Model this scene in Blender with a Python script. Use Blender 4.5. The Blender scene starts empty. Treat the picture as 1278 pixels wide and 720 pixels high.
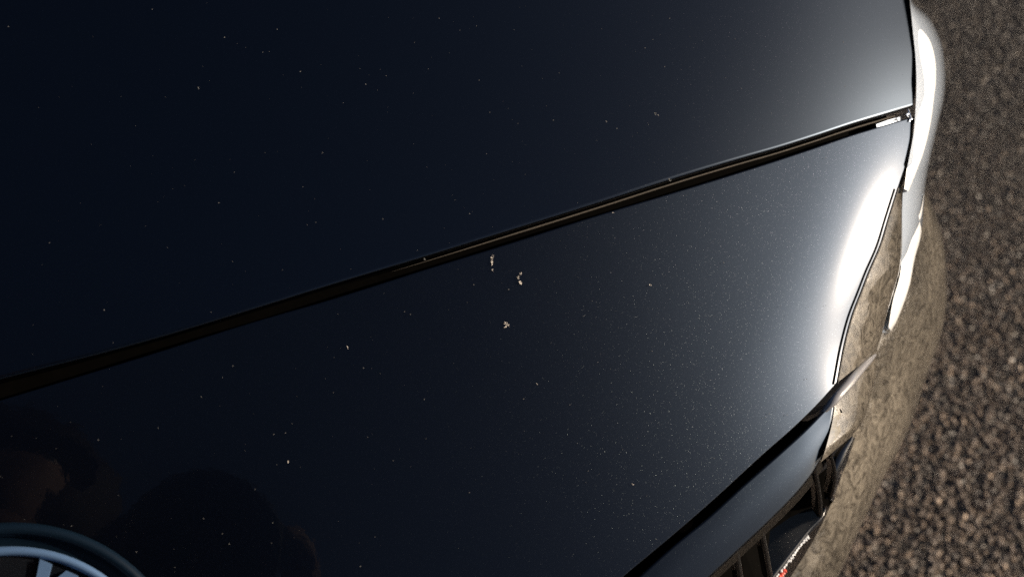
import bpy, bmesh, math, random
import numpy as np
from mathutils import Vector, Matrix
random.seed(4); rng = np.random.default_rng(11)
SC = bpy.context.scene
COL = SC.collection

# ------------------------------------------------------------------ camera
PITCH = math.radians(50.0); FPX = 1775.0; CAM = np.array([0.0, 0.0, 1.10])
cam = bpy.data.cameras.new('camera'); co = bpy.data.objects.new('camera', cam); COL.objects.link(co)
co.location = CAM; co.rotation_euler = (math.pi/2 - PITCH, 0, 0)
cam.sensor_width = 36.0; cam.lens = 36.0*FPX/1278.0; cam.clip_start = 0.01; cam.clip_end = 3000
cam.dof.use_dof = True; cam.dof.focus_distance = 0.475; cam.dof.aperture_fstop = 15.0
SC.camera = co

# ------------------------------------------------------------------ light
SUN_EL = 17.0; SUN_AZ = 5.5          # azimuth: degrees from +X (picture right) towards +Y (away)
def sun_vec():
    e, a = math.radians(SUN_EL), math.radians(SUN_AZ)
    return Vector((math.cos(e)*math.cos(a), math.cos(e)*math.sin(a), math.sin(e)))
W = bpy.data.worlds.new('World'); SC.world = W; W.use_nodes = True
nt = W.node_tree; bg = nt.nodes['Background']
sky = nt.nodes.new('ShaderNodeTexSky'); sky.sky_type = 'NISHITA'; sky.sun_disc = False
sky.sun_elevation = math.radians(SUN_EL); sky.sun_rotation = math.radians(90 - SUN_AZ)
sky.air_density = 0.62; sky.dust_density = 2.4; sky.ozone_density = 1.8
nt.links.new(sky.outputs[0], bg.inputs[0]); bg.inputs[1].default_value = 0.05
sl = bpy.data.lights.new('sun', 'SUN'); sl.energy = 5.0; sl.angle = math.radians(0.53); sl.color = (1.0, 0.84, 0.66)
so = bpy.data.objects.new('sun', sl); COL.objects.link(so)
so.rotation_euler = sun_vec().to_track_quat('Z', 'Y').to_euler()
vs = SC.view_settings; vs.view_transform = 'Standard'; vs.look = 'None'; vs.gamma = 1.0; vs.exposure = 1.0
SC.cycles.use_denoising = False; SC.cycles.sample_clamp_indirect = 2.0; SC.cycles.sample_clamp_direct = 5.0
SC.cycles.max_bounces = 8

# ------------------------------------------------------------------ materials
def new_mat(name):
    m = bpy.data.materials.new(name); m.use_nodes = True
    t = m.node_tree; p = t.nodes['Principled BSDF']
    return m, t, p
def N(t, typ, **kw):
    n = t.nodes.new(typ)
    for k, v in kw.items(): setattr(n, k, v)
    return n
def setin(n, **kw):
    for k, v in kw.items(): n.inputs[k.replace('_', ' ')].default_value = v
def math_node(t, op, a, b=None):
    n = N(t, 'ShaderNodeMath', operation=op)
    for i, x in enumerate((a, b)):
        if x is None: continue
        if isinstance(x, (int, float)): n.inputs[i].default_value = x
        else: t.links.new(x, n.inputs[i])
    return n.outputs[0]

def paint_mat(name, flake=1.0, peel=0.0, base=(0.0003, 0.0005, 0.0010), rough=0.20, dust_or_reflection=0.0, ior=1.28, sheen=.0150, wide=.425, tint=(.58, .82, 1.22)):
    """Black metallic paint: dark pigment with rough glint of flake under a smooth clear coat."""
    m, t, p = new_mat(name); L = t.links.new
    tc = N(t, 'ShaderNodeTexCoord')
    setin(p, Base_Color=(*base, 1), Metallic=0.0, Roughness=0.5, IOR=1.45)
    p.inputs['Specular IOR Level'].default_value = 0.0
    p.inputs['Coat Weight'].default_value = 1.0; p.inputs['Coat Roughness'].default_value = 0.012; p.inputs['Coat IOR'].default_value = ior
    # the metallic flake layer
    vor = N(t, 'ShaderNodeTexVoronoi'); vor.inputs['Scale'].default_value = 8000.0
    L(tc.outputs['Object'], vor.inputs['Vector'])
    geo = N(t, 'ShaderNodeNewGeometry')
    sub = N(t, 'ShaderNodeVectorMath', operation='SUBTRACT'); L(vor.outputs['Color'], sub.inputs[0]); sub.inputs[1].default_value = (.5, .5, .5)
    sc = N(t, 'ShaderNodeVectorMath', operation='SCALE'); L(sub.outputs[0], sc.inputs[0]); sc.inputs['Scale'].default_value = .45
    add = N(t, 'ShaderNodeVectorMath', operation='ADD'); L(geo.outputs['Normal'], add.inputs[0]); L(sc.outputs[0], add.inputs[1])
    nrm = N(t, 'ShaderNodeVectorMath', operation='NORMALIZE'); L(add.outputs[0], nrm.inputs[0])
    g1 = N(t, 'ShaderNodeBsdfGlossy'); g1.inputs['Roughness'].default_value = rough; g1.inputs['Color'].default_value = (.0118*flake, .0118*flake, .0122*flake, 1)
    hue = N(t, 'ShaderNodeMix', data_type='RGBA'); hue.inputs[0].default_value = .22
    hue.inputs[6].default_value = (.55, .72, 1.0, 1); L(vor.outputs['Color'], hue.inputs[7])
    g2 = N(t, 'ShaderNodeBsdfGlossy'); g2.inputs['Roughness'].default_value = .24; L(hue.outputs[2], g2.inputs['Color']); L(nrm.outputs[0], g2.inputs['Normal'])
    # only a few cells hold a flake that is large enough to see
    sep = N(t, 'ShaderNodeSeparateColor'); wn = N(t, 'ShaderNodeTexWhiteNoise'); L(vor.outputs['Position'], wn.inputs['Vector'])
    few = math_node(t, 'GREATER_THAN', wn.outputs['Value'], .30)
    near = math_node(t, 'LESS_THAN', vor.outputs['Distance'], .33)
    amt = math_node(t, 'MULTIPLY', math_node(t, 'MULTIPLY', few, near), .011*flake)
    mixf = N(t, 'ShaderNodeMixShader'); L(amt, mixf.inputs[0]); L(g1.outputs[0], mixf.inputs[1]); L(g2.outputs[0], mixf.inputs[2])
    gb = N(t, 'ShaderNodeBsdfGlossy', distribution='BECKMANN'); gb.inputs['Roughness'].default_value = wide; gb.inputs['Color'].default_value = (sheen*tint[0], sheen*tint[1], sheen*tint[2], 1)
    ad0 = N(t, 'ShaderNodeAddShader'); L(gb.outputs[0], ad0.inputs[0]); L(mixf.outputs[0], ad0.inputs[1])
    ad = N(t, 'ShaderNodeAddShader'); L(p.outputs[0], ad.inputs[0]); L(ad0.outputs[0], ad.inputs[1])
    out = t.nodes['Material Output']; L(ad.outputs[0], out.inputs['Surface'])
    if dust_or_reflection > 0:  # tan mottled base colour painted in for asphalt mirrored in the paint
        dn = N(t, 'ShaderNodeTexNoise'); setin(dn, Scale=120.0, Detail=9.0, Roughness=.72, Distortion=2.5); L(tc.outputs['Object'], dn.inputs['Vector'])
        dr = N(t, 'ShaderNodeValToRGB'); dr.color_ramp.elements[0].position = .38; dr.color_ramp.elements[1].position = .62
        dr.color_ramp.elements[0].color = (dust_or_reflection*.22, dust_or_reflection*.19, dust_or_reflection*.15, 1); dr.color_ramp.elements[1].color = (dust_or_reflection, dust_or_reflection*.89, dust_or_reflection*.72, 1)
        L(dn.outputs[0], dr.inputs[0])
        ln = N(t, 'ShaderNodeTexNoise'); setin(ln, Scale=14.0, Detail=3.0); L(tc.outputs['Object'], ln.inputs['Vector'])
        lr = N(t, 'ShaderNodeMapRange'); lr.inputs['From Min'].default_value = .35; lr.inputs['From Max'].default_value = .62; lr.inputs['To Min'].default_value = .45; lr.inputs['To Max'].default_value = 1.15; L(ln.outputs[0], lr.inputs['Value'])
        dm = N(t, 'ShaderNodeVectorMath', operation='SCALE'); L(dr.outputs[0], dm.inputs[0]); L(lr.outputs[0], dm.inputs['Scale']); L(dm.outputs[0], p.inputs['Base Color'])
    if peel > 0:
        no = N(t, 'ShaderNodeTexNoise'); setin(no, Scale=260.0, Detail=2.0); L(tc.outputs['Object'], no.inputs['Vector'])
        bp = N(t, 'ShaderNodeBump'); setin(bp, Strength=peel, Distance=.0006); L(no.outputs[0], bp.inputs['Height']); L(bp.outputs[0], p.inputs['Coat Normal'])
    return m

def simple(name, col, rough=.5, metal=0.0, coat=0.0, noise=None, bump=None, spec=.5):
    m, t, p = new_mat(name); L = t.links.new
    setin(p, Base_Color=(*col, 1), Roughness=rough, Metallic=metal); p.inputs['Specular IOR Level'].default_value = spec; p.inputs['Coat Weight'].default_value = coat; p.inputs['Coat Roughness'].default_value = .03
    tc = N(t, 'ShaderNodeTexCoord')
    if noise:
        no = N(t, 'ShaderNodeTexNoise'); setin(no, Scale=noise[0], Detail=6.0); L(tc.outputs['Object'], no.inputs['Vector'])
        rp = N(t, 'ShaderNodeValToRGB'); rp.color_ramp.elements[0].color = (*col, 1); rp.color_ramp.elements[1].color = (*noise[1], 1)
        rp.color_ramp.elements[0].position = .35; rp.color_ramp.elements[1].position = .7
        L(no.outputs[0], rp.inputs[0]); L(rp.outputs[0], p.inputs['Base Color'])
    if bump:
        nb = N(t, 'ShaderNodeTexNoise'); setin(nb, Scale=bump[0], Detail=4.0); L(tc.outputs['Object'], nb.inputs['Vector'])
        bp = N(t, 'ShaderNodeBump'); setin(bp, Strength=bump[1], Distance=bump[2]); L(nb.outputs[0], bp.inputs['Height']); L(bp.outputs[0], p.inputs['Normal'])
    return m

M_PAINT = paint_mat('black_metallic_paint', peel=.02)
M_HOOD = paint_mat('black_hood_paint', flake=.25, ior=1.22, sheen=.038, wide=.36, tint=(.66, .84, 1.10), peel=.02)
M_BUMP = paint_mat('black_bumper_paint', flake=.6, peel=.5, dust_or_reflection=.14, ior=1.7, sheen=.004)  # tan ground reflection is put into the base colour
M_WEDGE = paint_mat('black_corner_paint', flake=.6, peel=.15, dust_or_reflection=.11, ior=1.5, sheen=.004)  # reflected ground painted as tan base colour here too
M_SUR = paint_mat('black_surround_paint', flake=.4, peel=.02)
M_TRIM = simple('black_gloss_plastic', (.004, .005, .007), .04, coat=1.0)
M_TRIM2 = simple('dusty_black_plastic', (.005, .0045, .004), .4, noise=(900, (.014, .012, .010)), spec=.2)
M_SLAT = simple('satin_black_plastic', (.006, .006, .0065), .22, noise=(700, (.012, .011, .010)))
M_RUB = simple('dusty_rubber', (.016, .013, .008), .8, noise=(1500, (.04, .03, .02)))
M_DARK = simple('black_channel', (.0006, .0005, .0004), .9, noise=(300, (.0010, .0008, .0006)), spec=.02)
M_DIRT = simple('grey_dirt_in_seam', (.03, .027, .024), .9, noise=(2500, (.16, .15, .135)), bump=(3000, .8, .001))
M_BADGE = simple('badge_rim_plastic', (.002, .006, .012), .35, coat=.05, spec=.2)
M_LETTER = simple('sky_tinted_silver', (.075, .135, .24), .42, metal=.35)  # silver with blue skylight put into its colour
M_BAR = simple('black_bar_plastic', (.003, .005, .009), .22, spec=.3)
M_LIP = simple('glossy_grey_lip', (.20, .20, .21), .18, coat=1.0)
M_EYE = simple('eye', (.05, .045, .04), .2)
M_CHROME = simple('satin_chrome', (.62, .68, .75), .12, metal=1.0, bump=(400, .02, .001))
M_CHIP = simple('bare_primer_chip', (.20, .18, .155), .45, noise=(2600, (.68, .62, .55)), bump=(2500, .8, .001))
M_DUST = simple('pale_dust', (.09, .09, .088), .9)
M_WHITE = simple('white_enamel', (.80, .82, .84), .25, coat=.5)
M_BLUE = simple('blue_enamel', (.03, .13, .42), .25, coat=.5)
M_RED = simple('red_paint_scrape', (.55, .03, .02), .4, noise=(900, (.75, .15, .1)))

m, t, p = new_mat('headlight_glass'); M_GLASS = m
setin(p, Base_Color=(.30, .35, .42, 1), Roughness=.02, IOR=1.5); p.inputs['Coat Weight'].default_value = 1.0; p.inputs['Coat Roughness'].default_value = .01

# asphalt
def asphalt_mat(name, stone, gain=(1.38, 1.30, 1.24)):
    m, t, p = new_mat(name); L = t.links.new
    tc = N(t, 'ShaderNodeTexCoord')
    if stone:
        oi = N(t, 'ShaderNodeObjectInfo')
        rp = N(t, 'ShaderNodeValToRGB'); e = rp.color_ramp.elements
        e[0].color = (.035, .030, .028, 1); e[1].color = (.30, .25, .20, 1); e[1].position = 1.0
        a = e.new(.45); a.color = (.075, .060, .050, 1); b = e.new(.86); b.color = (.115, .092, .072, 1)
        L(oi.outputs['Random'], rp.inputs[0]); 
        no = N(t, 'ShaderNodeTexNoise'); setin(no, Scale=900.0, Detail=3.0); L(tc.outputs['Object'], no.inputs['Vector'])
        mx = N(t, 'ShaderNodeMix', data_type='RGBA', blend_type='MULTIPLY'); mx.inputs[0].default_value = .6
        L(rp.outputs[0], mx.inputs[6]); L(no.outputs[0], mx.inputs[7]); 
        gm = N(t, 'ShaderNodeMix', data_type='RGBA', blend_type='MULTIPLY'); gm.inputs[0].default_value = 1.0; gm.inputs[7].default_value = (*gain, 1); gm.clamp_result = False
        L(mx.outputs[2], gm.inputs[6]); L(gm.outputs[2], p.inputs['Base Color'])
        gr_ = N(t, 'ShaderNodeMapRange'); gr_.inputs['From Min'].default_value = .0; gr_.inputs['From Max'].default_value = 1.0; gr_.inputs['To Min'].default_value = .55; gr_.inputs['To Max'].default_value = .36
        wn_ = N(t, 'ShaderNodeTexWhiteNoise'); wn_.noise_dimensions = '1D'; L(oi.outputs['Random'], wn_.inputs['W']); L(wn_.outputs['Value'], gr_.inputs['Value']); L(gr_.outputs[0], p.inputs['Roughness']); p.inputs['Specular IOR Level'].default_value = .5
        bp = N(t, 'ShaderNodeBump'); setin(bp, Strength=.5, Distance=.0008); L(no.outputs[0], bp.inputs['Height']); L(bp.outputs[0], p.inputs['Normal'])
    else:
        v = N(t, 'ShaderNodeTexVoronoi'); v.inputs['Scale'].default_value = 170.0; L(tc.outputs['Object'], v.inputs['Vector'])
        rp = N(t, 'ShaderNodeValToRGB'); e = rp.color_ramp.elements
        e[0].color = (.030, .026, .024, 1); e[1].color = (.16, .13, .10, 1)
        sp = N(t, 'ShaderNodeSeparateColor'); L(v.outputs['Color'], sp.inputs[0]); L(sp.outputs[0], rp.inputs[0])
        L(rp.outputs[0], p.inputs['Base Color']); setin(p, Roughness=.45)
        bp = N(t, 'ShaderNodeBump'); setin(bp, Strength=1.0, Distance=.006); bp.invert = True; L(v.outputs['Distance'], bp.inputs['Height']); L(bp.outputs[0], p.inputs['Normal'])
    return m
M_ASPH = asphalt_mat('asphalt', False); M_STONE = asphalt_mat('asphalt_stone', True, (2.0, 1.82, 1.66)); M_STONE2 = asphalt_mat('asphalt_chipping', True, (.74, .74, .75))

# ------------------------------------------------------------------ frames and the body surface
RX = np.array([1., 0, 0]); UX = np.array([0, math.sin(PITCH), math.cos(PITCH)]); FX = np.array([0, math.cos(PITCH), -math.sin(PITCH)])
def ray(u, v): return RX*((u-639)/FPX) - UX*((v-360)/FPX) + FX
def pix(u, v, z): return CAM + ray(u, v)*z
def topix(P):
    d = np.asarray(P) - CAM; z = d@FX
    return 639 + FPX*(d@RX)/z, 360 - FPX*(d@UX)/z, z
AL = math.radians(22.0); SL = math.radians(32.0)
LAT = np.array([math.cos(AL), math.sin(AL), 0]); FRONT = np.array([math.sin(AL), -math.cos(AL), 0]); ZUP = np.array([0, 0, 1.])
N0 = math.cos(SL)*ZUP + math.sin(SL)*FRONT; E2 = -math.cos(SL)*FRONT + math.sin(SL)*ZUP
Q = CAM + ray(300, 670)/np.linalg.norm(ray(300, 670))*0.43
def plane_hit(u, v, off=0.0):
    r = ray(u, v); s = ((Q + N0*off - CAM)@N0)/(r@N0); return CAM + r*s
ORG = plane_hit(4, 886)                       # centre of the badge, on the car's centre plane
BS = 0.55; KT = math.tan(math.radians(16)); BQ = (Q-ORG)@E2
def H0(a, b):
    x = (b-BQ)/BS
    return -KT*BS*np.log(np.cosh(x)) - LATC*np.abs(a)**3/3
EDGE = None; LATC = 2.45
def H(a, b):
    h = H0(a, b)
    if EDGE is not None:
        ae = np.interp(b, EDGE[0], EDGE[1]); w = np.interp(b, EDGE[0], EDGE[2]); k = np.interp(b, EDGE[0], EDGE[3])
        tt = np.maximum(0, (a-(ae-w))/w)
        h = h - k*w*np.where(tt < 1, tt**3/3, tt-2/3)
    return h
def S(a, b): return ORG + LAT*a + E2*b + N0*H(abs(a), b)
def Snorm(a, b, e=1e-4):
    n = np.cross(S(a+e, b)-S(a-e, b), S(a, b+e)-S(a, b-e)); return n/np.linalg.norm(n)
def hit(u, v, off=0.0):
    """(a, b, axial distance) where the line of sight meets the body surface."""
    r = ray(u, v); z = (ORG-CAM)@N0/(r@N0)
    def f(z):
        d = CAM + r*z - ORG; return d@N0 - H(abs(d@LAT), d@E2) - off
    z0, z1 = 0.30, 0.30
    fz = f(z0)
    while z1 < 2.5:
        z1 += .01; g = f(z1)
        if g <= 0: break
        z0 = z1
    for _ in range(40):
        zm = .5*(z0+z1)
        if f(zm) > 0: z0 = zm
        else: z1 = zm
    d = CAM + r*z1 - ORG
    return d@LAT, d@E2, z1
def spline(pts, n):
    """n points at equal arc length along a Catmull-Rom curve through pts."""
    P = np.asarray(pts, float); P = np.vstack([2*P[0]-P[1], P, 2*P[-1]-P[-2]]); out = []
    for i in range(1, len(P)-2):
        for s in np.linspace(0, 1, 24, endpoint=False):
            p0, p1, p2, p3 = P[i-1:i+3]
            d1 = np.linalg.norm(p2-p1)+1e-12; d0 = np.linalg.norm(p1-p0)+1e-12; d2 = np.linalg.norm(p3-p2)+1e-12
            m1 = d1*((p1-p0)/d0*d1+(p2-p1)/d1*d0)/(d0+d1); m2 = d1*((p2-p1)/d1*d2+(p3-p2)/d2*d1)/(d1+d2)
            out.append((2*s**3-3*s**2+1)*p1+(s**3-2*s**2+s)*m1+(-2*s**3+3*s**2)*p2+(s**3-s**2)*m2)
    out.append(P[-2]); out = np.array(out)
    L = np.r_[0, np.cumsum(np.linalg.norm(np.diff(out, axis=0), axis=1))]; x = np.linspace(0, L[-1], n)
    return np.stack([np.interp(x, L, out[:, k]) for k in range(out.shape[1])], 1)

# outlines read from the picture (pixels of the 1278 x 720 photograph)
GAP_UP = [(0, 474), (180, 427), (320, 385), (410, 357), (530, 321), (640, 287), (740, 256), (837, 225), (900, 206), (990, 180), (1060, 157), (1095, 146), (1112, 142), (1141, 133)]
GAP_LO = [(0, 499), (180, 444), (320, 400), (410, 374), (530, 336), (640, 302), (740, 270), (850, 237), (950, 206), (1020, 183), (1064, 168), (1097, 158), (1132, 148), (1142, 145)]
HOOD_R = [(1141, 133), (1144, 100), (1143, 70), (1140, 40), (1136, 5), (1128, -45), (1116, -110), (1100, -180)]
NOSE_R = [(1142, 145), (1140, 165), (1137, 183), (1132, 203), (1122, 234), (1110, 272), (1100, 305), (1085, 340), (1077, 361), (1065, 392), (1056, 425), (1046, 476)]
NOSE_LO = [(1046, 478), (1030, 496), (985, 540), (962, 560), (884, 631), (840, 669), (780, 719), (700, 790)]

# the outer edge of hood and nose, where the surface rolls over to the headlight
seq = HOOD_R[::-1] + NOSE_R; pts = [hit(*q) for q in seq]
BG = np.linspace(-.14, .40, 271)
def smooth(y, n):
    k = np.hanning(n); k /= k.sum(); return np.convolve(np.pad(y, n//2, mode='reflect', reflect_type='odd'), k, 'valid')[:len(y)]
WG = smooth(np.interp(BG, [-.1, .0, .09, .13, .25], [.065, .060, .055, .10, .12]), 41)
KG = smooth(np.interp(BG, [-.1, -.03, .0, .022, .05, .085, .12, .25], [.0, .02, .165, .185, .160, .145, .12, .12]), 15)
for it in range(4):
    bb = np.array([q[1] for q in pts]); aa = np.array([q[0] for q in pts])
    pts = [hit(q[0], q[1], -np.interp(b_, BG, KG)*np.interp(b_, BG, WG)/3) for q, b_ in zip(seq, bb)]
o = np.argsort(bb); AG = smooth(np.interp(BG, bb[o], aa[o]), 25)
EDGE = (BG, AG, WG, KG)

# ------------------------------------------------------------------ object helpers
def tag(o, label=None, cat=None, group=None, kind=None):
    if label: o['label'] = label
    if cat: o['category'] = cat
    if group: o['group'] = group
    if kind: o['kind'] = kind
    return o
def link(name, me, mat, parent=None, smooth=True):
    o = bpy.data.objects.new(name, me); COL.objects.link(o)
    if mat is not None:
        me.materials.clear(); me.materials.append(mat)
    if smooth and len(me.polygons): me.polygons.foreach_set('use_smooth', [True]*len(me.polygons))
    if parent is not None: o.parent = parent; o.matrix_parent_inverse = Matrix.Identity(4)
    return o
def mesh_from(name, V, F):
    me = bpy.data.meshes.new(name); me.from_pydata([tuple(map(float, v)) for v in V], [], [tuple(f) for f in F]); me.update(); return me
def grid_mesh(name, P, flip=False):
    m, n = P.shape[:2]; V = P.reshape(-1, 3); F = []
    for i in range(m-1):
        for j in range(n-1):
            q = (i*n+j, (i+1)*n+j, (i+1)*n+j+1, i*n+j+1); F.append(q[::-1] if flip else q)
    return mesh_from(name, V, F)
def gnormals(P):
    du = np.gradient(P, axis=0); dv = np.gradient(P, axis=1); n = np.cross(du, dv); n /= np.linalg.norm(n, axis=2, keepdims=True)+1e-15
    return n
def roll(P, side, r, skirt, up=N0, steps=3):
    """Add a rounded edge of radius r and a skirt of the given depth along one side of a grid of points."""
    if side in ('u1', 'v1', 'u0', 'v0'):
        ax = 0 if side[0] == 'u' else 1
        if ax == 1: P = np.swapaxes(P, 0, 1)
        if side[1] == '0': P = P[::-1]
        gap_ = np.linalg.norm(P[-1]-P[-2], axis=1, keepdims=True); t_ = np.minimum(.4, r*.6/(gap_+1e-9))
        P = np.concatenate([P[:-1], (P[-1]*(1-t_)+P[-2]*t_)[None], P[-1:]], 0)
        n = gnormals(P); n *= np.sign((n@up).mean())
        e = P[-1]; nn = n[-1]; d = P[-1]-P[-2]; tg = np.gradient(e, axis=0); tg /= np.linalg.norm(tg, axis=1, keepdims=True)
        d = d - (d*tg).sum(1, keepdims=True)*tg; d = d-(d*nn).sum(1, keepdims=True)*nn; d /= np.linalg.norm(d, axis=1, keepdims=True)
        rows = []
        for s in range(1, steps+1):
            f = s/steps*math.pi/2; rows.append(e + d*r*math.sin(f) - nn*r*(1-math.cos(f)))
        rows.append(rows[-1] - nn*skirt*.3); rows.append(rows[-2] - nn*skirt)
        P = np.concatenate([P, np.array(rows)], 0)
        if side[1] == '0': P = P[::-1]
        if ax == 1: P = np.swapaxes(P, 0, 1)
    return P
def coons(c0, c1, d0, d1):
    """c0,c1: curves along u at v=0,1 (m points); d0,d1: along v at u=0,1 (n points)."""
    m, n = len(c0), len(d0); u = np.linspace(0, 1, m)[:, None, None]; v = np.linspace(0, 1, n)[None, :, None]
    A = (1-v)*c0[:, None]+v*c1[:, None]; B = (1-u)*d0[None]+u*d1[None]
    Cc = (1-u)*(1-v)*c0[0]+u*(1-v)*c0[-1]+(1-u)*v*c1[0]+u*v*c1[-1]
    return A+B-Cc
def sgrid(AB, off=0.0):
    P = np.zeros(AB.shape[:2]+(3,))
    for i in range(AB.shape[0]):
        for j in range(AB.shape[1]):
            a, b = AB[i, j]; P[i, j] = S(a, b) + N0*off
    return P
MIRM = np.eye(3) - 2*np.outer(LAT, LAT)
def mirror_pts(P): return (P-ORG)@MIRM.T + ORG
def mirror_obj(o, parent):
    """The same part on the other side of the car's centre plane."""
    me = o.data.copy(); n = len(me.vertices); c = np.zeros(n*3); me.vertices.foreach_get('co', c)
    c = mirror_pts(c.reshape(-1, 3)); me.vertices.foreach_set('co', c.ravel()); me.flip_normals(); me.update()
    r = o.copy(); r.data = me; COL.objects.link(r); r.parent = parent
    return r
def tube_mesh(name, pts, rad, seg=8, squash=None):
    pts = np.asarray(pts, float); n = len(pts); rad = np.broadcast_to(rad, (n,)); T = np.gradient(pts, axis=0); T /= np.linalg.norm(T, axis=1, keepdims=True)
    V, F = [], []
    for i in range(n):
        x = np.cross(T[i], N0); x /= np.linalg.norm(x); y = np.cross(x, T[i])
        for k in range(seg):
            f = 2*math.pi*k/seg; V.append(pts[i]+rad[i]*(x*math.cos(f)+y*math.sin(f)))
    for i in range(n-1):
        for k in range(seg):
            F.append((i*seg+k, i*seg+(k+1) % seg, (i+1)*seg+(k+1) % seg, (i+1)*seg+k))
    F.append(tuple(range(seg))[::-1]); F.append(tuple((n-1)*seg+k for k in range(seg)))
    return mesh_from(name, V, F)

# ------------------------------------------------------------------ ground
gm = bpy.data.meshes.new('ground'); R_ = 1500
gm.from_pydata([(-R_, -R_, 0), (R_, -R_, 0), (R_, R_, 0), (-R_, R_, 0)], [], [(0, 1, 2, 3)]); gm.update()
tag(link('ground', gm, M_ASPH, smooth=False), kind='structure')

def stone_bed(name, x0, x1, y0, y1, dens, seed, smin, smax, fade, M_STONE):
    me = bpy.data.meshes.new(name); me.from_pydata([(x0, y0, .0005), (x1, y0, .0005), (x1, y1, .0005), (x0, y1, .0005)], [], [(0, 1, 2, 3)]); me.update()
    o = link(name, me, M_STONE, smooth=False)
    ng = bpy.data.node_groups.new(name, 'GeometryNodeTree')
    ng.interface.new_socket('Geometry', in_out='INPUT', socket_type='NodeSocketGeometry'); ng.interface.new_socket('Geometry', in_out='OUTPUT', socket_type='NodeSocketGeometry')
    nd = lambda ty: ng.nodes.new(ty); L = ng.links.new
    gi, go = nd('NodeGroupInput'), nd('NodeGroupOutput')
    dp = nd('GeometryNodeDistributePointsOnFaces'); dp.distribute_method = 'RANDOM'; dp.inputs['Density'].default_value = dens; dp.inputs['Seed'].default_value = seed
    L(gi.outputs[0], dp.inputs['Mesh'])
    joins = nd('GeometryNodeJoinGeometry')
    for k in range(6):
        ico = nd('GeometryNodeMeshIcoSphere'); ico.inputs['Radius'].default_value = 1.0; ico.inputs['Subdivisions'].default_value = 2
        sp = nd('GeometryNodeSetPosition'); vv = nd('ShaderNodeTexVoronoi'); vv.inputs['Scale'].default_value = .9
        pos = nd('GeometryNodeInputPosition'); ad = nd('ShaderNodeVectorMath'); ad.operation = 'ADD'; ad.inputs[1].default_value = (k*7.3, k*3.1, k*1.7)
        L(pos.outputs[0], ad.inputs[0]); L(ad.outputs[0], vv.inputs['Vector'])
        sb = nd('ShaderNodeVectorMath'); sb.operation = 'SUBTRACT'; L(vv.outputs['Color'], sb.inputs[0]); sb.inputs[1].default_value = (.5, .5, .5)
        ml = nd('ShaderNodeVectorMath'); ml.operation = 'SCALE'; ml.inputs['Scale'].default_value = .75; L(sb.outputs[0], ml.inputs[0])
        L(ico.outputs['Mesh'], sp.inputs['Geometry']); L(ml.outputs[0], sp.inputs['Offset'])
        sm = nd('GeometryNodeSetMaterial'); sm.inputs['Material'].default_value = M_STONE; L(sp.outputs[0], sm.inputs['Geometry'])
        gti = nd('GeometryNodeGeometryToInstance'); L(sm.outputs[0], gti.inputs[0]); L(gti.outputs[0], joins.inputs[0])
    io = nd('GeometryNodeInstanceOnPoints'); io.inputs['Pick Instance'].default_value = True
    L(dp.outputs['Points'], io.inputs['Points']); L(joins.outputs[0], io.inputs['Instance'])
    rv = nd('FunctionNodeRandomValue'); rv.data_type = 'FLOAT_VECTOR'; rv.inputs[0].default_value = (0, 0, 0); rv.inputs[1].default_value = (6.28, 6.28, 6.28); rv.inputs['Seed'].default_value = 3+seed
    L(rv.outputs[0], io.inputs['Rotation'])
    rs = nd('FunctionNodeRandomValue'); rs.data_type = 'FLOAT'; rs.inputs[2].default_value = 0.0; rs.inputs[3].default_value = 1.0; rs.inputs['Seed'].default_value = 8+seed
    pw = nd('ShaderNodeMath'); pw.operation = 'POWER'; pw.inputs[1].default_value = 2.0; L(rs.outputs[1], pw.inputs[0])
    mr = nd('ShaderNodeMapRange'); mr.inputs['To Min'].default_value = smin; mr.inputs['To Max'].default_value = smax; L(pw.outputs[0], mr.inputs['Value']); 
    ps = nd('GeometryNodeInputPosition'); sx_ = nd('ShaderNodeSeparateXYZ'); L(ps.outputs[0], sx_.inputs[0])
    fy = nd('ShaderNodeMapRange'); fy.inputs['From Min'].default_value = fade[0]; fy.inputs['From Max'].default_value = fade[1]; fy.inputs['To Min'].default_value = fade[2]; fy.inputs['To Max'].default_value = fade[3]; L(sx_.outputs['Y'], fy.inputs['Value'])
    sm_ = nd('ShaderNodeMath'); sm_.operation = 'MULTIPLY'; L(mr.outputs[0], sm_.inputs[0]); L(fy.outputs[0], sm_.inputs[1]); L(sm_.outputs[0], io.inputs['Scale'])
    L(io.outputs[0], go.inputs[0])
    md = o.modifiers.new('stones', 'NODES'); md.node_group = ng
    return tag(o, kind='stuff')
tag(stone_bed('asphalt_gravel', -.1, 1.9, -.6, 2.6, 62000, 1, .0012, .0032, (.70, 1.25, 1.0, .25), M_STONE), 'coarse grey brown stones of the sunlit asphalt surface')
tag(stone_bed('asphalt_chippings', .1, 1.5, .85, 2.6, 90000, 9, .0009, .0024, (.85, 1.2, .3, .85), M_STONE2), 'finer grey chippings of the asphalt farther from the car')
tag(stone_bed('asphalt_grit', .0, 1.15, -.15, 1.6, 90000, 5, .0006, .0015, (.0, 1.0, 1.0, 1.0), M_STONE2), 'fine grit between the coarse stones of the asphalt')

# ------------------------------------------------------------------ the car
car = bpy.data.objects.new('parked_car', None); COL.objects.link(car)
tag(car, 'black metallic car nose with chipped paint beside sunlit asphalt', 'car')

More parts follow.
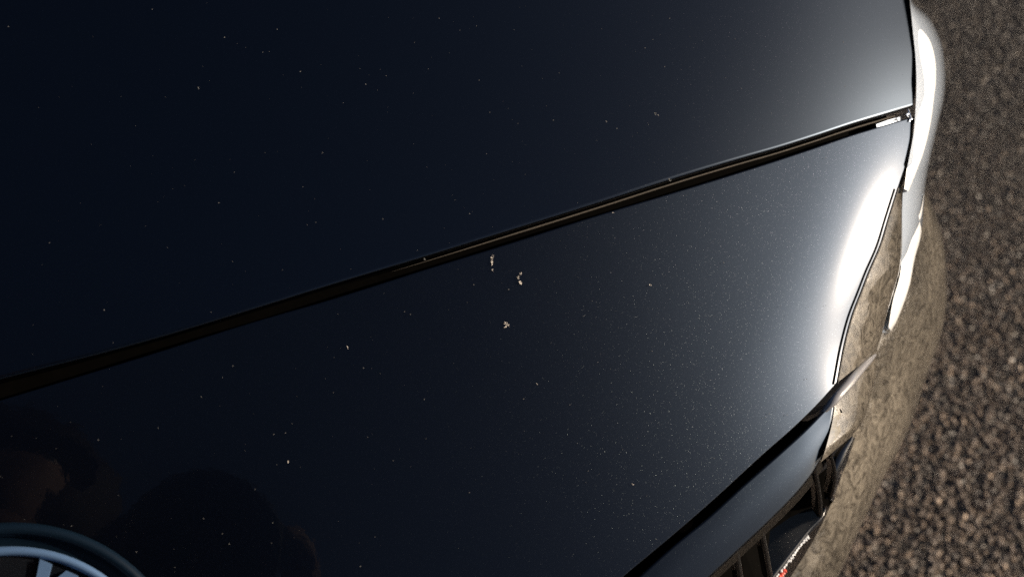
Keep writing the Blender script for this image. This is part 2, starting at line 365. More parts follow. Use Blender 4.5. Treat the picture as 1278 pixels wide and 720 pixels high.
def px_curve(pts, n):
    """A picture outline carried onto the body surface: (a, b) pairs."""
    return spline([hit(u, v)[:2] for u, v in pts], n)
NU, NV = 150, 110
gu = px_curve(GAP_UP, 80); gl = px_curve(GAP_LO, 80)
def to_centre(curve, slope_end=0.0):
    """Carry an outline on to the centre plane so that it meets it square."""
    a0, b0 = curve[0]; k = (curve[4][1]-curve[0][1])/(curve[4][0]-curve[0][0]); xs = np.linspace(0, a0, 14)[:-1]
    ext = np.stack([xs, b0 + k*(xs*xs-a0*a0)/(2*a0)], 1)
    return np.vstack([ext, curve])
def thin(c, k=4): return np.vstack([c[:-1][::k], c[-1:]])
gu = spline(thin(to_centre(gu)), NU); gl = spline(thin(to_centre(gl)), NU)
R1 = .0009; RN = .0004
# hood
hr = px_curve(HOOD_R, 40)
k = (hr[-1]-hr[-8]); k /= abs(k[1]); hr = np.vstack([hr, [hr[-1]+k*s for s in np.linspace(.05, .55, 8)]]); hr = spline(hr, NV)
gu_in = gu + np.array([0, R1]); hr_in = hr + np.array([-RN, 0]); hr_in[0] = gu_in[-1] = np.array([gu[-1][0]-RN, gu[-1][1]+R1])
top = np.stack([np.linspace(0, hr_in[-1][0], NU), np.full(NU, hr_in[-1][1])], 1); top[:, 1] += .02*(1-(top[:, 0]/top[-1, 0])**2)
cen = np.stack([np.zeros(NV), np.linspace(gu_in[0][1], top[0][1], NV)], 1)
Ph = sgrid(coons(gu_in, top, cen, hr_in))
full = np.concatenate([mirror_pts(Ph[:0:-1].reshape(-1, 3)).reshape(NU-1, NV, 3), Ph], 0)
full = roll(full, 'v0', R1, .004); full = roll(full, 'u1', RN, .006); full = roll(full, 'u0', RN, .006)
hood = link('hood', grid_mesh('hood', full), M_HOOD, car)
# nose panel
nr = px_curve(NOSE_R, 90); lo = px_curve(NOSE_LO, 60)
nl = spline(np.vstack([lo[::-1][:1]*0+np.array([[0.0, -.085], [.02, -.086]]), [[.042, -.078]], lo[::-1]]), NU)
nr_in = spline(nr, NV)[::-1] + np.array([-RN, 0]); gl_in = gl - np.array([0, RN]); nl_in = nl + np.array([-.0003, RN])
gl_in[-1] = nr_in[-1] = np.array([gl[-1][0]-RN, gl[-1][1]-RN]); nl_in[-1] = nr_in[0]
nl_in[0][0] = 0
cen = np.stack([np.zeros(NV), np.linspace(nl_in[0][1], gl_in[0][1], NV)], 1)
Pn = sgrid(coons(nl_in, gl_in, cen, nr_in), -.0006)
full = np.concatenate([mirror_pts(Pn[:0:-1].reshape(-1, 3)).reshape(NU-1, NV, 3), Pn], 0)
full = roll(full, 'v1', RN, .0015); full = roll(full, 'v0', RN, .003); full = roll(full, 'u1', RN, .002); full = roll(full, 'u0', RN, .002)
nose = link('nose_panel', grid_mesh('nose_panel', full), M_PAINT, car)

# the channel under the gap and the ribbed seal in it
mid = .5*(gu+gl)
def strip_along(curve, w, off):
    P = np.stack([[S(a, b-w)+N0*off for a, b in curve], [S(a, b+w)+N0*off for a, b in curve]], 1)
    return np.concatenate([mirror_pts(P[:0:-1].reshape(-1, 3)).reshape(len(curve)-1, 2, 3), P], 0)
link('gap_channel', grid_mesh('gap_channel', strip_along(mid[:-3], .012, -.0105)), M_DARK, car)
seal = gu + np.array([0, -.0009])
sp_ = spline(np.array([S(a, b)-N0*.0035 for a, b in seal[60:-4]]), 1400); rr = .00034*(1+.16*np.cos(np.arange(1400)*math.pi*.66))*np.minimum(1, np.arange(1400)/350+.05)
link('hood_seal', tube_mesh('hood_seal', sp_, rr, 6), M_RUB, car)

aL = np.linspace(0, 1, 40); bL = np.linspace(0, 1, 40)
def lowb(a): return np.interp(a, nl[:, 0], nl[:, 1])+.012
Pl = np.array([[S(s_*.275 + s_*.09*b_, lowb(s_*.275)+(.55-lowb(s_*.275))*b_) - N0*.03 for b_ in bL] for s_ in aL])
Pl = np.concatenate([mirror_pts(Pl[:0:-1].reshape(-1, 3)).reshape(39, 40, 3), Pl], 0)
low = Pl[:, :1] - ZUP*.25 - FRONT*.06
link('light_block_shell', grid_mesh('light_block_shell', np.concatenate([low, Pl], 1)), M_DARK, car)  # unseen black shell added to stop light leaking through the gaps

# ---- headlight, corner trim and bumper: cross-sections that turn from the edge to the outline against the ground
def sweep(name, L_, R2, z0, D, f0, f1, ns, nf, tail=None):
    """L_, R2: picture curves of inner edge and outline; z0: distance of the inner edge; D: how far the section drops to the outline."""
    A = spline(L_, ns); B = spline(R2, ns); s = np.linspace(0, 1, ns)
    z0 = np.interp(s, np.linspace(0, 1, len(z0)), z0); D = np.interp(s, np.linspace(0, 1, len(D)), D)
    F0 = np.interp(s, np.linspace(0, 1, len(f0)), np.radians(f0)); F1 = np.interp(s, np.linspace(0, 1, len(f1)), np.radians(f1))
    P = np.zeros((ns, nf, 3))
    for i in range(ns):
        fm = min(F1[i], math.pi/2)
        for j in range(nf):
            f = F0[i]+(F1[i]-F0[i])*j/(nf-1)
            x = (math.sin(f)-math.sin(F0[i]))/(math.sin(fm)-math.sin(F0[i])); z = z0[i]+D[i]*(math.cos(F0[i])-math.cos(f))
            uv = A[i]+(B[i]-A[i])*x; P[i, j] = pix(uv[0], uv[1], z)
    if tail is not None:
        rows = [P]; last = P[:, -1]
        for d in tail: rows.append((last + np.array(d))[:, None, :])
        P = np.concatenate(rows, 1)
    return P
zs = lambda pts: [hit(*q)[2] for q in pts]
HL_L = [(1118, -110), (1130, -45), (1136, 5), (1139.5, 40), (1142.5, 70), (1143.8, 100), (1142.5, 140), (1140, 168), (1135, 196), (1127, 238), (1126, 262), (1126, 292), (1125, 320), (1117, 360), (1108, 392), (1101, 415)]
HL_R = [(1119, -110), (1132, -45), (1140, 2), (1160, 22), (1174, 50), (1180, 85), (1179, 120), (1172, 152), (1166, 178), (1155, 235), (1153, 262), (1150, 292), (1143, 320), (1133, 360), (1122, 392), (1111, 416)]
zl = [z+.003 for z in zs(HL_L[:10])] ; zl += [zl[-1]+.004*i for i in range(1, 7)]
Ph_ = sweep('headlight', HL_L, HL_R, zl, [.02, .03, .05, .06, .07, .07, .06, .05, .05, .05, .05, .05, .05, .05], [25], [150, 150, 150, 150, 140, 110, 95, 90, 90], 90, 30)
hl = link('headlight', grid_mesh('headlight', Ph_), M_GLASS, car)
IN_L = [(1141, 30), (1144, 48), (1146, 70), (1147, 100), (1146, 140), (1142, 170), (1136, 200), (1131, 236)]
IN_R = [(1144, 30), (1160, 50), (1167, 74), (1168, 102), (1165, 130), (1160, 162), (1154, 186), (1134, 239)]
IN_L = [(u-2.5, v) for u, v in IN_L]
Pi = sweep('sky_glare', IN_L, IN_R, [z-.0045 for z in zl[2:10]], [.006, .014, .019, .020, .018, .015, .012, .010], [25], [100], 60, 16)
link('sky_glare_patch', grid_mesh('sky_glare_patch', Pi), M_WHITE, hl)  # white patch added in place of bright sky mirrored on the headlight
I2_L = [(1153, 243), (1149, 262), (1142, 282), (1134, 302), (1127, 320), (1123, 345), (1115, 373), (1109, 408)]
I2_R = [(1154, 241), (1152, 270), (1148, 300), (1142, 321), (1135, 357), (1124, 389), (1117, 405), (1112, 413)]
Pj = sweep('sky_glare', I2_L, I2_R, [zl[9]+.034, zl[10]+.024, zl[11]+.012, zl[12]+.003, zl[13]-.002, zl[14]-.002, zl[15]-.002], [.03, .03, .025, .02, .02], [25], [100], 60, 12)
link('sky_glare_patch', grid_mesh('sky_glare_patch', Pj), M_WHITE, hl)  # lower white patch, also painted in for mirrored sky
WG_L = [(1141, 165), (1138, 183), (1133, 203), (1123, 234), (1111, 272), (1101, 305), (1086, 340), (1078, 361), (1066, 392), (1057, 425), (1047, 477)]
WG_R = [(1142, 165), (1139, 183), (1135, 203), (1126, 240), (1126, 272), (1125, 305), (1122, 340), (1116, 361), (1107, 392), (1099, 422), (1093, 440)]
WG_L = [(u-1.8, v) for u, v in WG_L]
zw = [z+.0004 for z in zs([(min(u, 1141), v) for u, v in NOSE_R[1:]])]
Pw = sweep('trim', WG_L, WG_R, zw, [.008, .015, .03, .05, .08, .10, .12, .13, .14], [72], [88], 80, 20, tail=[FX*.02-RX*.001, FX*.05-RX*.012, FX*.12-RX*.05])
link('corner_trim', grid_mesh('corner_trim', Pw), M_WEDGE, car)
dl = [pix(u-.2, v+1, hit(u-2, v)[2]-.0003) for u, v in spline(WG_L[3:], 60)]
link('seam_dirt', tube_mesh('seam_dirt', dl, .00042, 6), M_DIRT, car)
BP_L = [(1128, 225), (1124, 300), (1110, 360), (1096, 420), (1082, 470), (1064, 545), (1048, 600), (1030, 645), (985, 722), (925, 800)]
BP_R = [(1154, 232), (1174, 287), (1182, 350), (1177, 410), (1157, 470), (1135, 535), (1109, 585), (1080, 645), (1046, 719), (985, 820)]
Pb = sweep('bumper', BP_L, BP_R, [.585, .58, .575, .57, .565, .56], [.10, .12, .12, .08, .035, .015], [52, 52, 46, 34, 24, 20], [140], 120, 40, tail=[(-.02, .01, -.10), (-.05, .03, -.25)])
bump = link('bumper', grid_mesh('bumper', Pb), M_BUMP, car)

# ---- kidney grille: surround with a rolled lip, slats behind it, black sheet added as shade
def patch(rows, nu, nv):
    """rows: list of curves of (u, v, drop below body surface in m); smooth grid of points through them."""
    cs = [spline([pix(*q) for q in r], nu) for r in rows]; P = np.zeros((nu, nv, 3))
    for i in range(nu): P[i] = spline([c[i] for c in cs], nv)
    return P
def zz(u, v): return hit(min(u, 1040), v)[2]
def zc(pts, d): return [(u, v, zz(u, v)+dd) for (u, v), dd in zip(pts, np.interp(np.linspace(0, 1, len(pts)), np.linspace(0, 1, len(d)), d))]
SU_T = [(1091, 446), (1062, 477), (1040, 500), (1001, 541), (980, 561), (929, 607), (884, 647), (840, 683), (790, 728), (700, 805)]
SU_M = [(1086, 455), (1060, 485), (1041, 505), (1010, 545), (990, 572), (944, 617), (902, 655), (860, 693), (812, 736), (726, 813)]
SU_B = [(1082, 516), (1062, 540), (1024, 577), (1012, 594), (996, 613), (960, 649), (927, 680), (885, 719), (838, 762), (760, 835)]
gr = bpy.data.objects.new('kidney_grille', None); COL.objects.link(gr); gr.parent = car

T2 = [(1040, 503), (1001, 543), (980, 562), (929, 607), (884, 648), (840, 684), (790, 729), (700, 806)]
B2 = [(1027, 566), (1012, 591), (996, 611), (960, 648), (927, 679), (885, 718), (838, 761), (760, 834)]
def on_body(pts, off, n): return spline([pix(u, v, hit(u, v, off)[2]) for u, v in pts], n)
ct = on_body(T2, -.003, 90); cb = on_body(B2, -.0045, 90)
sv = np.linspace(0, 1, 22)[None, :, None]
bulge = (np.sin(sv*math.pi))*.0006*np.ones((90, 1, 1))
Ps = ct[:, None]*(1-sv)+cb[:, None]*sv + bulge*N0
Ps = roll(Ps, 'v0', .0007, .012); Ps = roll(Ps, 'v1', .0012, .004); Ps = roll(Ps, 'u0', .0015, .004)
link('surround', grid_mesh('surround', Ps), M_SUR, gr)
# inner frame under the surround, then its cheek and the rolled lip that run out to the pointed corner
cf0 = on_body([(u-1, v-2) for u, v in B2], -.008, 90); cf1 = on_body([(u+5, v+9) for u, v in B2], -.014, 90); cf2 = cf1 - N0*.03 - FRONT*.012
link('inner_frame', grid_mesh('inner_frame', np.stack([cf0, cf1, cf2], 1)), M_TRIM2, gr)
CK_L = [(1042, 503), (1040, 520), (1035, 543), (1028, 567), (1024, 577)]
CK_R = [(1092, 444), (1093, 462), (1085, 500), (1077, 526), (1062, 545)]
zk = [hit(u-3, v)[2]+.004 for u, v in CK_L]
Pk = sweep('cheek', CK_L, CK_R, zk, [.13, .12, .10, .08], [72], [88], 50, 24, tail=[FX*.02-RX*.001, FX*.05-RX*.012, FX*.12-RX*.05])
link('cheek', grid_mesh('cheek', Pk), M_WEDGE, gr)
lip = spline([pix(1092.5, 442.5, zk[0]+.030), pix(1074, 461, zk[0]+.014), pix(1056, 482, zk[0]+.003), pix(1040, 500, zk[0]-.002), pix(1020, 521, zk[0]-.001)], 40)
link('lip', tube_mesh('lip', lip, np.interp(np.linspace(0, 1, 40), [0, .15, .6, .85, 1], [.0005, .0011, .0018, .0016, .0006]), 14), M_LIP, gr)
GC_A = [(1064, 545), (1056, 554), (1044, 570), (1036, 590), (1034, 622)]; GC_B = [(1068, 546), (1064, 556), (1056, 580), (1047, 600), (1040, 626)]
ga = spline([pix(u, v, .545) for u, v in GC_A], 20); gb = spline([pix(u, v, .553) for u, v in GC_B], 20)
link('corner_infill', grid_mesh('corner_infill', np.stack([ga-N0*.004, ga, gb, gb-N0*.004], 1)), M_TRIM, gr)
def bar_mesh(name, pts, w, d):
    pts = spline(pts, 14); V, F = [], []
    sec = [(-.5, -.5), (-.5, .3), (-.3, .5), (.3, .5), (.5, .3), (.5, -.5)]
    for p in pts:
        for x, y in sec: V.append(p + LAT*w*x + (FRONT*.8+N0*.2)*d*y)
    k = len(sec)
    for i in range(len(pts)-1):
        for j in range(k): F.append((i*k+j, i*k+(j+1) % k, (i+1)*k+(j+1) % k, (i+1)*k+j))
    F.append(tuple(range(k))); F.append(tuple((len(pts)-1)*k+j for j in range(k))[::-1])
    return mesh_from(name, V, F)
for path, w in (([(1033, 562), (1038, 580), (1038, 598), (1033, 618)], .0014), ([(1013, 580), (1017, 598), (1020, 618), (1021, 640)], .0020),
                ([(944, 645), (949, 667), (954, 692), (959, 720)], .0024), ([(914, 675), (918, 697), (922, 722), (926, 750)], .0024),
                ([(876, 706), (880, 728), (884, 753), (888, 780)], .0024), ([(838, 740), (842, 762), (846, 787), (850, 820)], .0024)):
    z = hit(min(path[0][0], 1030), path[0][1])[2]
    pl_ = [pix(u, v, z+.010+dz) for (u, v), dz in zip(path, (0, .008, .017, .027))]
    link('slat', bar_mesh('slat', pl_, w, .005), M_SLAT, gr)
BA = [(1046, 572, .560), (1030, 585, .560), (1012, 600, .558), (996, 618, .556), (975, 637, .553), (960, 650, .548), (927, 682, .522), (885, 724, .512), (820, 785, .505)]
BB = [(1042, 622, .560), (1035, 632, .560), (1022, 631, .558), (1005, 636, .556), (985, 646, .553), (961, 662, .548), (952, 745, .522), (930, 800, .512), (860, 860, .505)]
link('grille_shade_sheet', grid_mesh('grille_shade_sheet', np.array([[pix(*x), pix(*y), pix(y[0], y[1], y[2]+.05)] for x, y in zip(BA, BB)])), M_DARK, gr, smooth=False)  # black sheet added so the opening behind the slats looks shaded
# bumper cross bar below the grille, its painted edge knocked and scraped
HB = pix(1030, 635, .563)[2]
def flat(u, v, h=HB):
    r = ray(u, v); return CAM + r*((h-CAM[2])/r[2])
fr = [(1031, 634), (1030, 639), (1012, 661), (989, 691), (967, 720), (930, 770), (860, 860)]
bk = [(1023, 627), (1015, 628), (990, 640), (958, 662), (930, 690), (880, 740), (790, 830)]
cfr = spline([flat(*q) for q in fr], 60); cbk = spline([flat(*q) for q in bk], 60)
Pbar = np.stack([cbk-ZUP*.02, cbk]+[cbk+(cfr-cbk)*f for f in (.05, .3, .6, .9, .97)]+[cfr-ZUP*.0012, cfr-ZUP*.003, cfr-ZUP*.012-FRONT*.004, cfr-ZUP*.03-FRONT*.01], 1)
bar = link('bumper_bar', grid_mesh('bumper_bar', Pbar), M_BAR, car)
def edge_flakes(name, pts, rad, n, seed, mat, parent, lift=.0006):
    r = random.Random(seed); bm = bmesh.new(); c = spline(pts, 200)
    for i in range(n):
        p = c[int(r.random()**.8*199)] + np.array([r.uniform(-1, 1) for _ in range(3)])*rad*.6
        g = bmesh.ops.create_icosphere(bm, subdivisions=1, radius=rad*r.uniform(.35, 1.1))
        for v in g['verts']:
            v.co = Vector((v.co.x*r.uniform(.7, 1.5), v.co.y*r.uniform(.7, 1.5), v.co.z*.5)) + Vector(p+N0*lift*.2)
    me = bpy.data.meshes.new(name); bm.to_mesh(me); bm.free(); return link(name, me, mat, parent, smooth=False)
tag(edge_flakes('edge_chip', [flat(u, v)-ZUP*.0018 for u, v in [(968, 719), (978, 706), (989, 692), (996, 681), (1003, 673), (1010, 665)]], .00055, 90, 2, M_WHITE, bar), 'white chips along the scraped bar edge')
tag(edge_flakes('edge_chip', [flat(u, v)-ZUP*.0022 for u, v in [(972, 718), (977, 712), (981, 708)]], .0007, 40, 3, M_RED, bar), 'red scrape at the end of the chipped edge')

# ---- badge in the middle of the nose
bn = Snorm(1e-3, 0); bx = LAT; by = np.cross(bn, bx); by /= np.linalg.norm(by)
BO = S(0, 0) + bn*.0005
def bl(x, y, z=0.0): return BO + bx*x*.965 + by*y*.965 + bn*z
def ring_profile(name, prof, mat, parent, seg=96):
    V, F = [], []; k = len(prof)
    for i in range(seg):
        f = 2*math.pi*i/seg
        for r_, z_ in prof: V.append(bl(r_*math.sin(f), r_*math.cos(f), z_))
    for i in range(seg):
        for j in range(k-1): F.append((i*k+j, i*k+j+1, ((i+1) % seg)*k+j+1, ((i+1) % seg)*k+j))
    return link(name, mesh_from(name, V, F), mat, parent)
def torus_prof(R, r, z, n=10): return [(R+r*math.cos(2*math.pi*i/n), z+r*math.sin(2*math.pi*i/n)) for i in range(n+1)]
badge = ring_profile('badge', [(.0535, -.0005), (.0530, .0006), (.0522, .0013), (.0510, .0014), (.0500, .0006), (.0494, -.0010), (.0455, -.0012)], M_BADGE, car)
ring_profile('rim', torus_prof(.0452, .0014, .0012), M_LETTER, badge)
ring_profile('letter_band', [(.0440, .0010), (.0262, .0014)], M_TRIM, badge)
ring_profile('inner_ring', torus_prof(.0255, .0011, .0014), M_CHROME, badge)
for q in range(4):
    V = [bl(0, 0, .0016)] + [bl(.0248*math.sin(math.pi/2*(q+i/16)), .0248*math.cos(math.pi/2*(q+i/16)), .0014) for i in range(17)]
    link('quarter', mesh_from('quarter', V, [(0, i+2, i+1) for i in range(16)]), M_WHITE if q % 2 == 0 else M_BLUE, badge)
LET = {'M': [[(-.5, 0), (-.5, 1), (-.18, 1), (0, .42), (.18, 1), (.5, 1), (.5, 0), (.27, 0), (.27, .72), (.09, .12), (-.09, .12), (-.27, .72), (-.27, 0)]],
       'W': [[(-.76, 1), (-.54, 0), (-.26, 0), (0, .62), (.26, 0), (.54, 0), (.76, 1), (.48, 1), (.37, .36), (.14, 1), (-.14, 1), (-.37, .36), (-.48, 1)]],
       'B': [[(-.42, 0), (-.42, 1), (.15, 1), (.36, .92), (.40, .74), (.34, .58), (.22, .52), (.38, .44), (.45, .26), (.38, .07), (.18, 0)], [(-.17, .60), (.08, .60), (.15, .70), (.08, .81), (-.17, .81)], [(-.17, .19), (.10, .19), (.20, .29), (.10, .41), (-.17, .41)]]}
from mathutils.geometry import tessellate_polygon
for ch, ang in (('B', -43), ('M', 0), ('W', 43)):
    loops = LET[ch]; h = .0100; w = .0132
    flat_ = [p for lp in loops for p in lp]; tri = tessellate_polygon([[Vector((x, y, 0)) for x, y in lp] for lp in loops])
    f = math.radians(ang); V = []
    for z_ in (.0026, .0008):
        for x, y in flat_:
            X, Y = x*w, .0325+y*h
            V.append(bl(X*math.cos(f)+Y*math.sin(f), -X*math.sin(f)+Y*math.cos(f), z_))
    n = len(flat_); F = [tuple(t_) for t_ in tri]
    i0 = 0
    for lp in loops:
        for i in range(len(lp)):
            a_, b_ = i0+i, i0+(i+1) % len(lp); F.append((a_, b_, b_+n, a_+n))
        i0 += len(lp)
    link('letter', mesh_from('letter', V, F), M_LETTER, badge, smooth=False)

# ---- bracket and bolt in the outer end of the gap
g0 = [hit(u, v) for u, v in ((1099, 152), (1113, 147), (1131, 142), (1131, 151), (1113, 155), (1100, 158))]
V = [S(a, b)-N0*.0035 for a, b, _ in g0] + [S(a, b)-N0*.007 for a, b, _ in g0]
link('hinge_bracket', mesh_from('hinge_bracket', V, [tuple(range(6))]+[(i, (i+1) % 6, (i+1) % 6+6, i+6) for i in range(6)]), M_CHROME, car, smooth=False)
def blob(name, pts, rad, n, seed, mat, parent, flatten=.22):
    """An irregular flake: lumps along a short path on the paint."""
    r = random.Random(seed); bm = bmesh.new(); c = spline(pts, 60)
    for i in range(n):
        u, v = c[r.randrange(60)]; a, b, _ = hit(u, v); p = S(a, b); nn = Snorm(a, b)
        g = bmesh.ops.create_icosphere(bm, subdivisions=1, radius=rad*r.uniform(.4, 1.0))
        M = Vector(nn).to_track_quat('Z', 'Y').to_matrix() @ Matrix.Rotation(r.uniform(0, 6), 3, 'Z')
        off = M @ Vector((r.uniform(-1, 1)*rad, r.uniform(-1, 1)*rad, 0))
        sx, sy = r.uniform(.3, .8), r.uniform(.8, 2.3)
        for vv in g['verts']: vv.co = M @ Vector((vv.co.x*sx, vv.co.y*sy, vv.co.z*flatten)) + off + Vector(p)
    me = bpy.data.meshes.new(name); bm.to_mesh(me); bm.free(); return link(name, me, mat, parent, smooth=False)
a_, b_, _ = hit(1135.5, 146); 
blob('bolt', [(1134, 147), (1136, 146)], .0013, 6, 9, M_CHROME, car)
# ---- stone chips and specks of dirt on the paint
tag(blob('stone_chip', [(615, 319), (613.5, 324), (615, 329), (614, 333), (615, 339)], .00026, 22, 1, M_CHIP, nose), 'long upright chip below the gap')
tag(blob('stone_chip', [(652, 341), (649, 342), (647, 346), (648, 350), (650.5, 354)], .00026, 20, 2, M_CHIP, nose), 'curved chip right of the long one')
tag(blob('stone_chip', [(630, 403), (633, 404), (634, 406), (631, 407)], .00030, 15, 3, M_CHIP, nose), 'round chip lowest of the three')
for k, (u, v, on, n_, r_) in enumerate([(818, 142, hood, 6, .0005), (821, 144, hood, 4, .0005), (757, 152, hood, 4, .0004), (836, 225, hood, 6, .0006), (765, 266, nose, 5, .0004), (812, 356, nose, 4, .0004), (530, 323, hood, 4, .0004), (434, 433, nose, 4, .00045), (670, 479, nose, 3, .0004), (790, 604, nose, 3, .0004), (360, 577, nose, 4, .0004), (247, 110, hood, 3, .0005), (402, 191, hood, 3, .0004)]):
    blob('paint_speck', [(u-1, v-1), (u, v), (u+.6, v+1.2)], r_*.5, n_, 40+k, M_CHIP if on is nose else M_DUST, on)
def dust_or_reflection(name, parent, n, seed, region):
    r = random.Random(seed); V, F = [], []
    for i in range(n):
        while True:
            u, v = r.uniform(0, 1130), r.uniform(0, 720)
            if r.random() < .25 + .75*(u/1130)**1.5 and region(u, v): break
        a, b, _ = hit(u, v); p = S(a, b); nn = Snorm(a, b); x = np.cross(nn, FRONT); x /= np.linalg.norm(x); y = np.cross(nn, x)
        q = .00005 + .00013*r.random()**4; f = r.uniform(0, 6); k = len(V); e = r.uniform(.6, 1.8)
        for j in range(5): V.append(p + nn*.00002 + q*(x*math.cos(f+j*1.257)*e+y*math.sin(f+j*1.257)))
        V.append(p + nn*q*.9)
        F += [(k+j, k+(j+1) % 5, k+5) for j in range(5)]
    o = link(name, mesh_from(name, V, F), M_DUST, parent, smooth=False); o['kind'] = 'stuff'; return o
gy = lambda u: np.interp(u, [q[0] for q in GAP_UP], [q[1] for q in GAP_UP])
ly = lambda u: np.interp(u, [q[0] for q in NOSE_LO[::-1]], [q[1] for q in NOSE_LO[::-1]]) if u > 780 else 720
dust_or_reflection('dust_or_reflection', hood, 220, 5, lambda u, v: v < gy(u)-6)
dust_or_reflection('dust_or_reflection', nose, 260, 6, lambda u, v: gy(u)+24 < v < ly(u)-6 and u < 1035)

# ---- the other side of the car
for o in (list(car.children)):
    if o.name.split('.')[0] in ('headlight', 'corner_trim', 'bumper', 'seam_dirt', 'hood_seal', 'bumper_bar', 'hinge_bracket'): mirror_obj(o, car)
gr2 = bpy.data.objects.new('kidney_grille', None); COL.objects.link(gr2); gr2.parent = car
for o in list(gr.children): mirror_obj(o, gr2)

# ------------------------------------------------------------------ the photographer, mirrored in the paint: kneeling in front of the car
M_SKIN = simple('skin', (.07, .036, .022), .8, noise=(60, (.09, .047, .03)), spec=.3)
M_JACKET = simple('black_jacket', (.004, .004, .005), .95, noise=(200, (.006, .006, .007)), bump=(400, .2, .002), spec=.04)
M_TROUS = simple('dark_trousers', (.015, .017, .022), .9, spec=.2)
M_HAIR = simple('dark_brown_hair', (.010, .007, .005), .6, noise=(400, (.014, .009, .006)), bump=(500, .6, .003), spec=.06)
M_BODY = simple('black_camera_plastic', (.010, .010, .011), .5, bump=(1500, .2, .0005))
M_LENS = simple('lens_coating', (.003, .003, .005), .03, coat=1.0)
def skinned(name, verts, edges, root, parent, mats, pick, sub=2):
    me = bpy.data.meshes.new(name); me.from_pydata([v[:3] for v in verts], edges, [])
    o = bpy.data.objects.new(name, me); COL.objects.link(o)
    sk = o.modifiers.new('skin', 'SKIN'); sd = o.modifiers.new('sub', 'SUBSURF'); sd.levels = sub; sd.render_levels = sub
    for i, v in enumerate(verts):
        sv_ = me.skin_vertices[0].data[i]; sv_.radius = (v[3], v[4] if len(v) > 4 else v[3]); sv_.use_root = (i == root)
    dg = bpy.context.evaluated_depsgraph_get(); dg.update()
    new = bpy.data.meshes.new_from_object(o.evaluated_get(dg)); o.modifiers.clear(); o.data = new; bpy.data.meshes.remove(me)
    new.name = name; new.materials.clear()
    for m_ in mats: new.materials.append(m_)
    for p_ in new.polygons: p_.use_smooth = True; p_.material_index = pick(p_.center)
    o.parent = parent; return o
per = bpy.data.objects.new('person', None); COL.objects.link(per)
tag(per, 'kneeling photographer in black jacket seen dimly mirrored in the nose paint', 'person')
bv = [(-.22, -.62, .50, .13, .11), (-.22, -.54, .70, .125, .10), (-.215, -.40, .92, .15, .11), (-.21, -.26, 1.06, .10, .08), (-.208, -.20, 1.11, .052), (-.204, -.13, 1.175, .062),
      (-.20, -.075, 1.225, .078, .085), (-.20, -.055, 1.285, .072, .080), (-.20, -.045, 1.325, .045),
      (-.37, -.31, 1.02, .065), (-.41, -.16, .84, .048), (-.20, -.09, .99, .036), (-.095, -.075, 1.065, .026), (-.055, -.068, 1.082, .030, .018),
      (-.05, -.31, 1.02, .065), (.17, -.32, .88, .048), (.135, -.16, 1.06, .034), (.115, -.115, 1.125, .026), (.098, -.095, 1.155, .018, .032),
      (-.32, -.60, .45, .10), (-.35, -.36, .10, .068), (-.35, -.62, .075, .058), (-.35, -.80, .07, .042), (-.35, -.90, .035, .038),
      (-.12, -.60, .45, .10), (-.09, -.36, .10, .068), (-.09, -.62, .075, .058), (-.09, -.80, .07, .042), (-.09, -.90, .035, .038),
      (-.20, .020, 1.205, .016), (-.20, .005, 1.17, .03)]
SHX = {i: .07 for i in list(range(0, 11))+list(range(19, 31))}; SHX[14] = .05
bv = [((v[0]+SHX.get(i, 0), v[1], v[2]-(.03 if i in (6, 7, 8, 29, 30) else 0))+v[3:]) for i, v in enumerate(bv)]
be = [(0, 1), (1, 2), (2, 3), (3, 4), (4, 5), (5, 6), (6, 7), (7, 8), (3, 9), (9, 10), (10, 11), (11, 12), (12, 13), (3, 14), (14, 15), (15, 16), (16, 17), (17, 18),
      (0, 19), (19, 20), (20, 21), (21, 22), (22, 23), (0, 24), (24, 25), (25, 26), (26, 27), (27, 28), (6, 29), (5, 30)]
nb_ = len(bv)
def chain(root, pts_, r0, r1):
    global bv, be
    p_ = root
    for i, q in enumerate(pts_):
        bv.append(tuple(q)+(r0+(r1-r0)*i/(len(pts_)-1),)); be.append((p_, len(bv)-1)); p_ = len(bv)-1
for k in range(4):      # fingers of the supporting hand curl up round the lens, those of the other hand round the grip
    d = (-.024+.016*k)
    chain(13, [(-.045, -.068+d, 1.082-d*.6), (-.02, -.062+d, 1.073-d*.7), (.010+.004*(k in (1, 2)), -.056+d, 1.078-d*.7), (.030, -.05+d, 1.093-d*.7)], .0095, .0078)
    e = -.022+.015*k
    chain(18, [(.094, -.080-e*.5, 1.160+e), (.092, -.050-e*.5, 1.168+e), (.078, -.030-e*.5, 1.165+e), (.062, -.026-e*.5, 1.160+e)], .0095, .0078)
chain(13, [(-.062, -.05, 1.098), (-.063, -.045, 1.125), (-.058, -.042, 1.145)], .011, .009)
chain(18, [(.088, -.105, 1.175), (.068, -.115, 1.182), (.050, -.118, 1.180)], .011, .009)
def pick(c):
    if c.z > 1.10 and abs(c.x+.13) < .12 and c.y > -.2: return 0
    if c.x > -.10 and c.y > -.125 and c.z > 1.04: return 0
    if c.z < .56 : return 2
    return 1
bodyo = skinned('body', bv, be, 0, per, [M_SKIN, M_JACKET, M_TROUS], pick)
hv, hf_ = [], []
r_ = random.Random(7); bm = bmesh.new(); bmesh.ops.create_icosphere(bm, subdivisions=4, radius=1.0)
for v in list(bm.verts):
    c = v.co.copy(); w_ = 1+.06*math.sin(c.x*23+c.z*17)*math.sin(c.y*19)+.03*r_.uniform(-1, 1)
    v.co = Vector((c.x*.094*w_-.13, c.y*.108*w_-.068, c.z*.098*w_+1.238))
bmesh.ops.delete(bm, geom=[v for v in bm.verts if v.co.y > .005 and v.co.z < 1.215 or v.co.z < 1.16], context='VERTS')
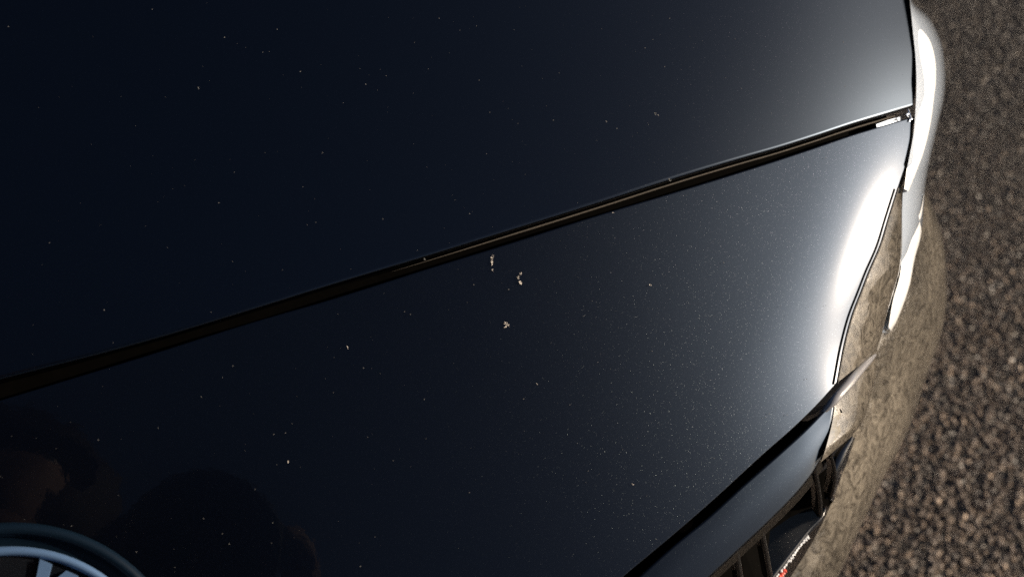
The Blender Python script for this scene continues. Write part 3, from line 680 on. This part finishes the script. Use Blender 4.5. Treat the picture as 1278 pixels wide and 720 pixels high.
hm = bpy.data.meshes.new('hair'); bm.to_mesh(hm); bm.free(); link('hair', hm, M_HAIR, per)
for sx in (-1, 1):
    bm = bmesh.new(); bmesh.ops.create_icosphere(bm, subdivisions=2, radius=.0095)
    for v in bm.verts: v.co += Vector((-.13+sx*.032, .008, 1.215))
    em = bpy.data.meshes.new('eye'); bm.to_mesh(em); bm.free(); link('eye', em, M_EYE, per)
    bm = bmesh.new(); bmesh.ops.create_icosphere(bm, subdivisions=2, radius=1)
    for v in bm.verts: v.co = Vector((v.co.x*.010-.13+sx*.083, v.co.y*.018-.075, v.co.z*.030+1.202))
    em = bpy.data.meshes.new('ear'); bm.to_mesh(em); bm.free(); link('ear', em, M_SKIN, per)
camr = bpy.data.objects.new('camera', None); COL.objects.link(camr)
tag(camr, 'black camera with round lens hood seen mirrored in the nose paint', 'camera')
def cl(x, y, z): return CAM + RX*x + UX*y + FX*z
def revolve(name, prof, mat, seg=48):
    V, F = [], []; k = len(prof)
    for i in range(seg):
        f = 2*math.pi*i/seg
        for r_2, z_ in prof: V.append(cl(r_2*math.sin(f), r_2*math.cos(f), z_))
    for i in range(seg):
        for j in range(k-1): F.append((i*k+j, i*k+j+1, ((i+1) % seg)*k+j+1, ((i+1) % seg)*k+j))
    return link(name, mesh_from(name, V, F), mat, camr)
revolve('lens_hood', [(.040, -.046), (.0520, -.003), (.0545, -.002), (.0550, -.006), (.047, -.048), (.040, -.050)], M_BODY)
revolve('lens_barrel', [(.036, -.046), (.040, -.042), (.041, -.055), (.0405, -.075), (.038, -.080), (.038, -.100), (.033, -.106)], M_BODY)
revolve('front_glass', [(.0001, -.036), (.012, -.0367), (.024, -.039), (.036, -.044)], M_LENS)
bm = bmesh.new(); bmesh.ops.create_cube(bm, size=1.0); bmesh.ops.bevel(bm, geom=bm.edges[:], offset=.12, segments=3, affect='EDGES')
for v in bm.verts:
    bulge_ = .018 if v.co.x > .2 and v.co.z > 0 else 0
    v.co = Vector(cl(v.co.x*.135+.005, v.co.y*.088+(.018 if abs(v.co.x) < .2 and v.co.y > .3 else 0), v.co.z*.045-.128+bulge_))
cm_ = bpy.data.meshes.new('camera_body'); bm.to_mesh(cm_); bm.free(); link('camera_body', cm_, M_BODY, camr)

bpy.context.view_layer.update()
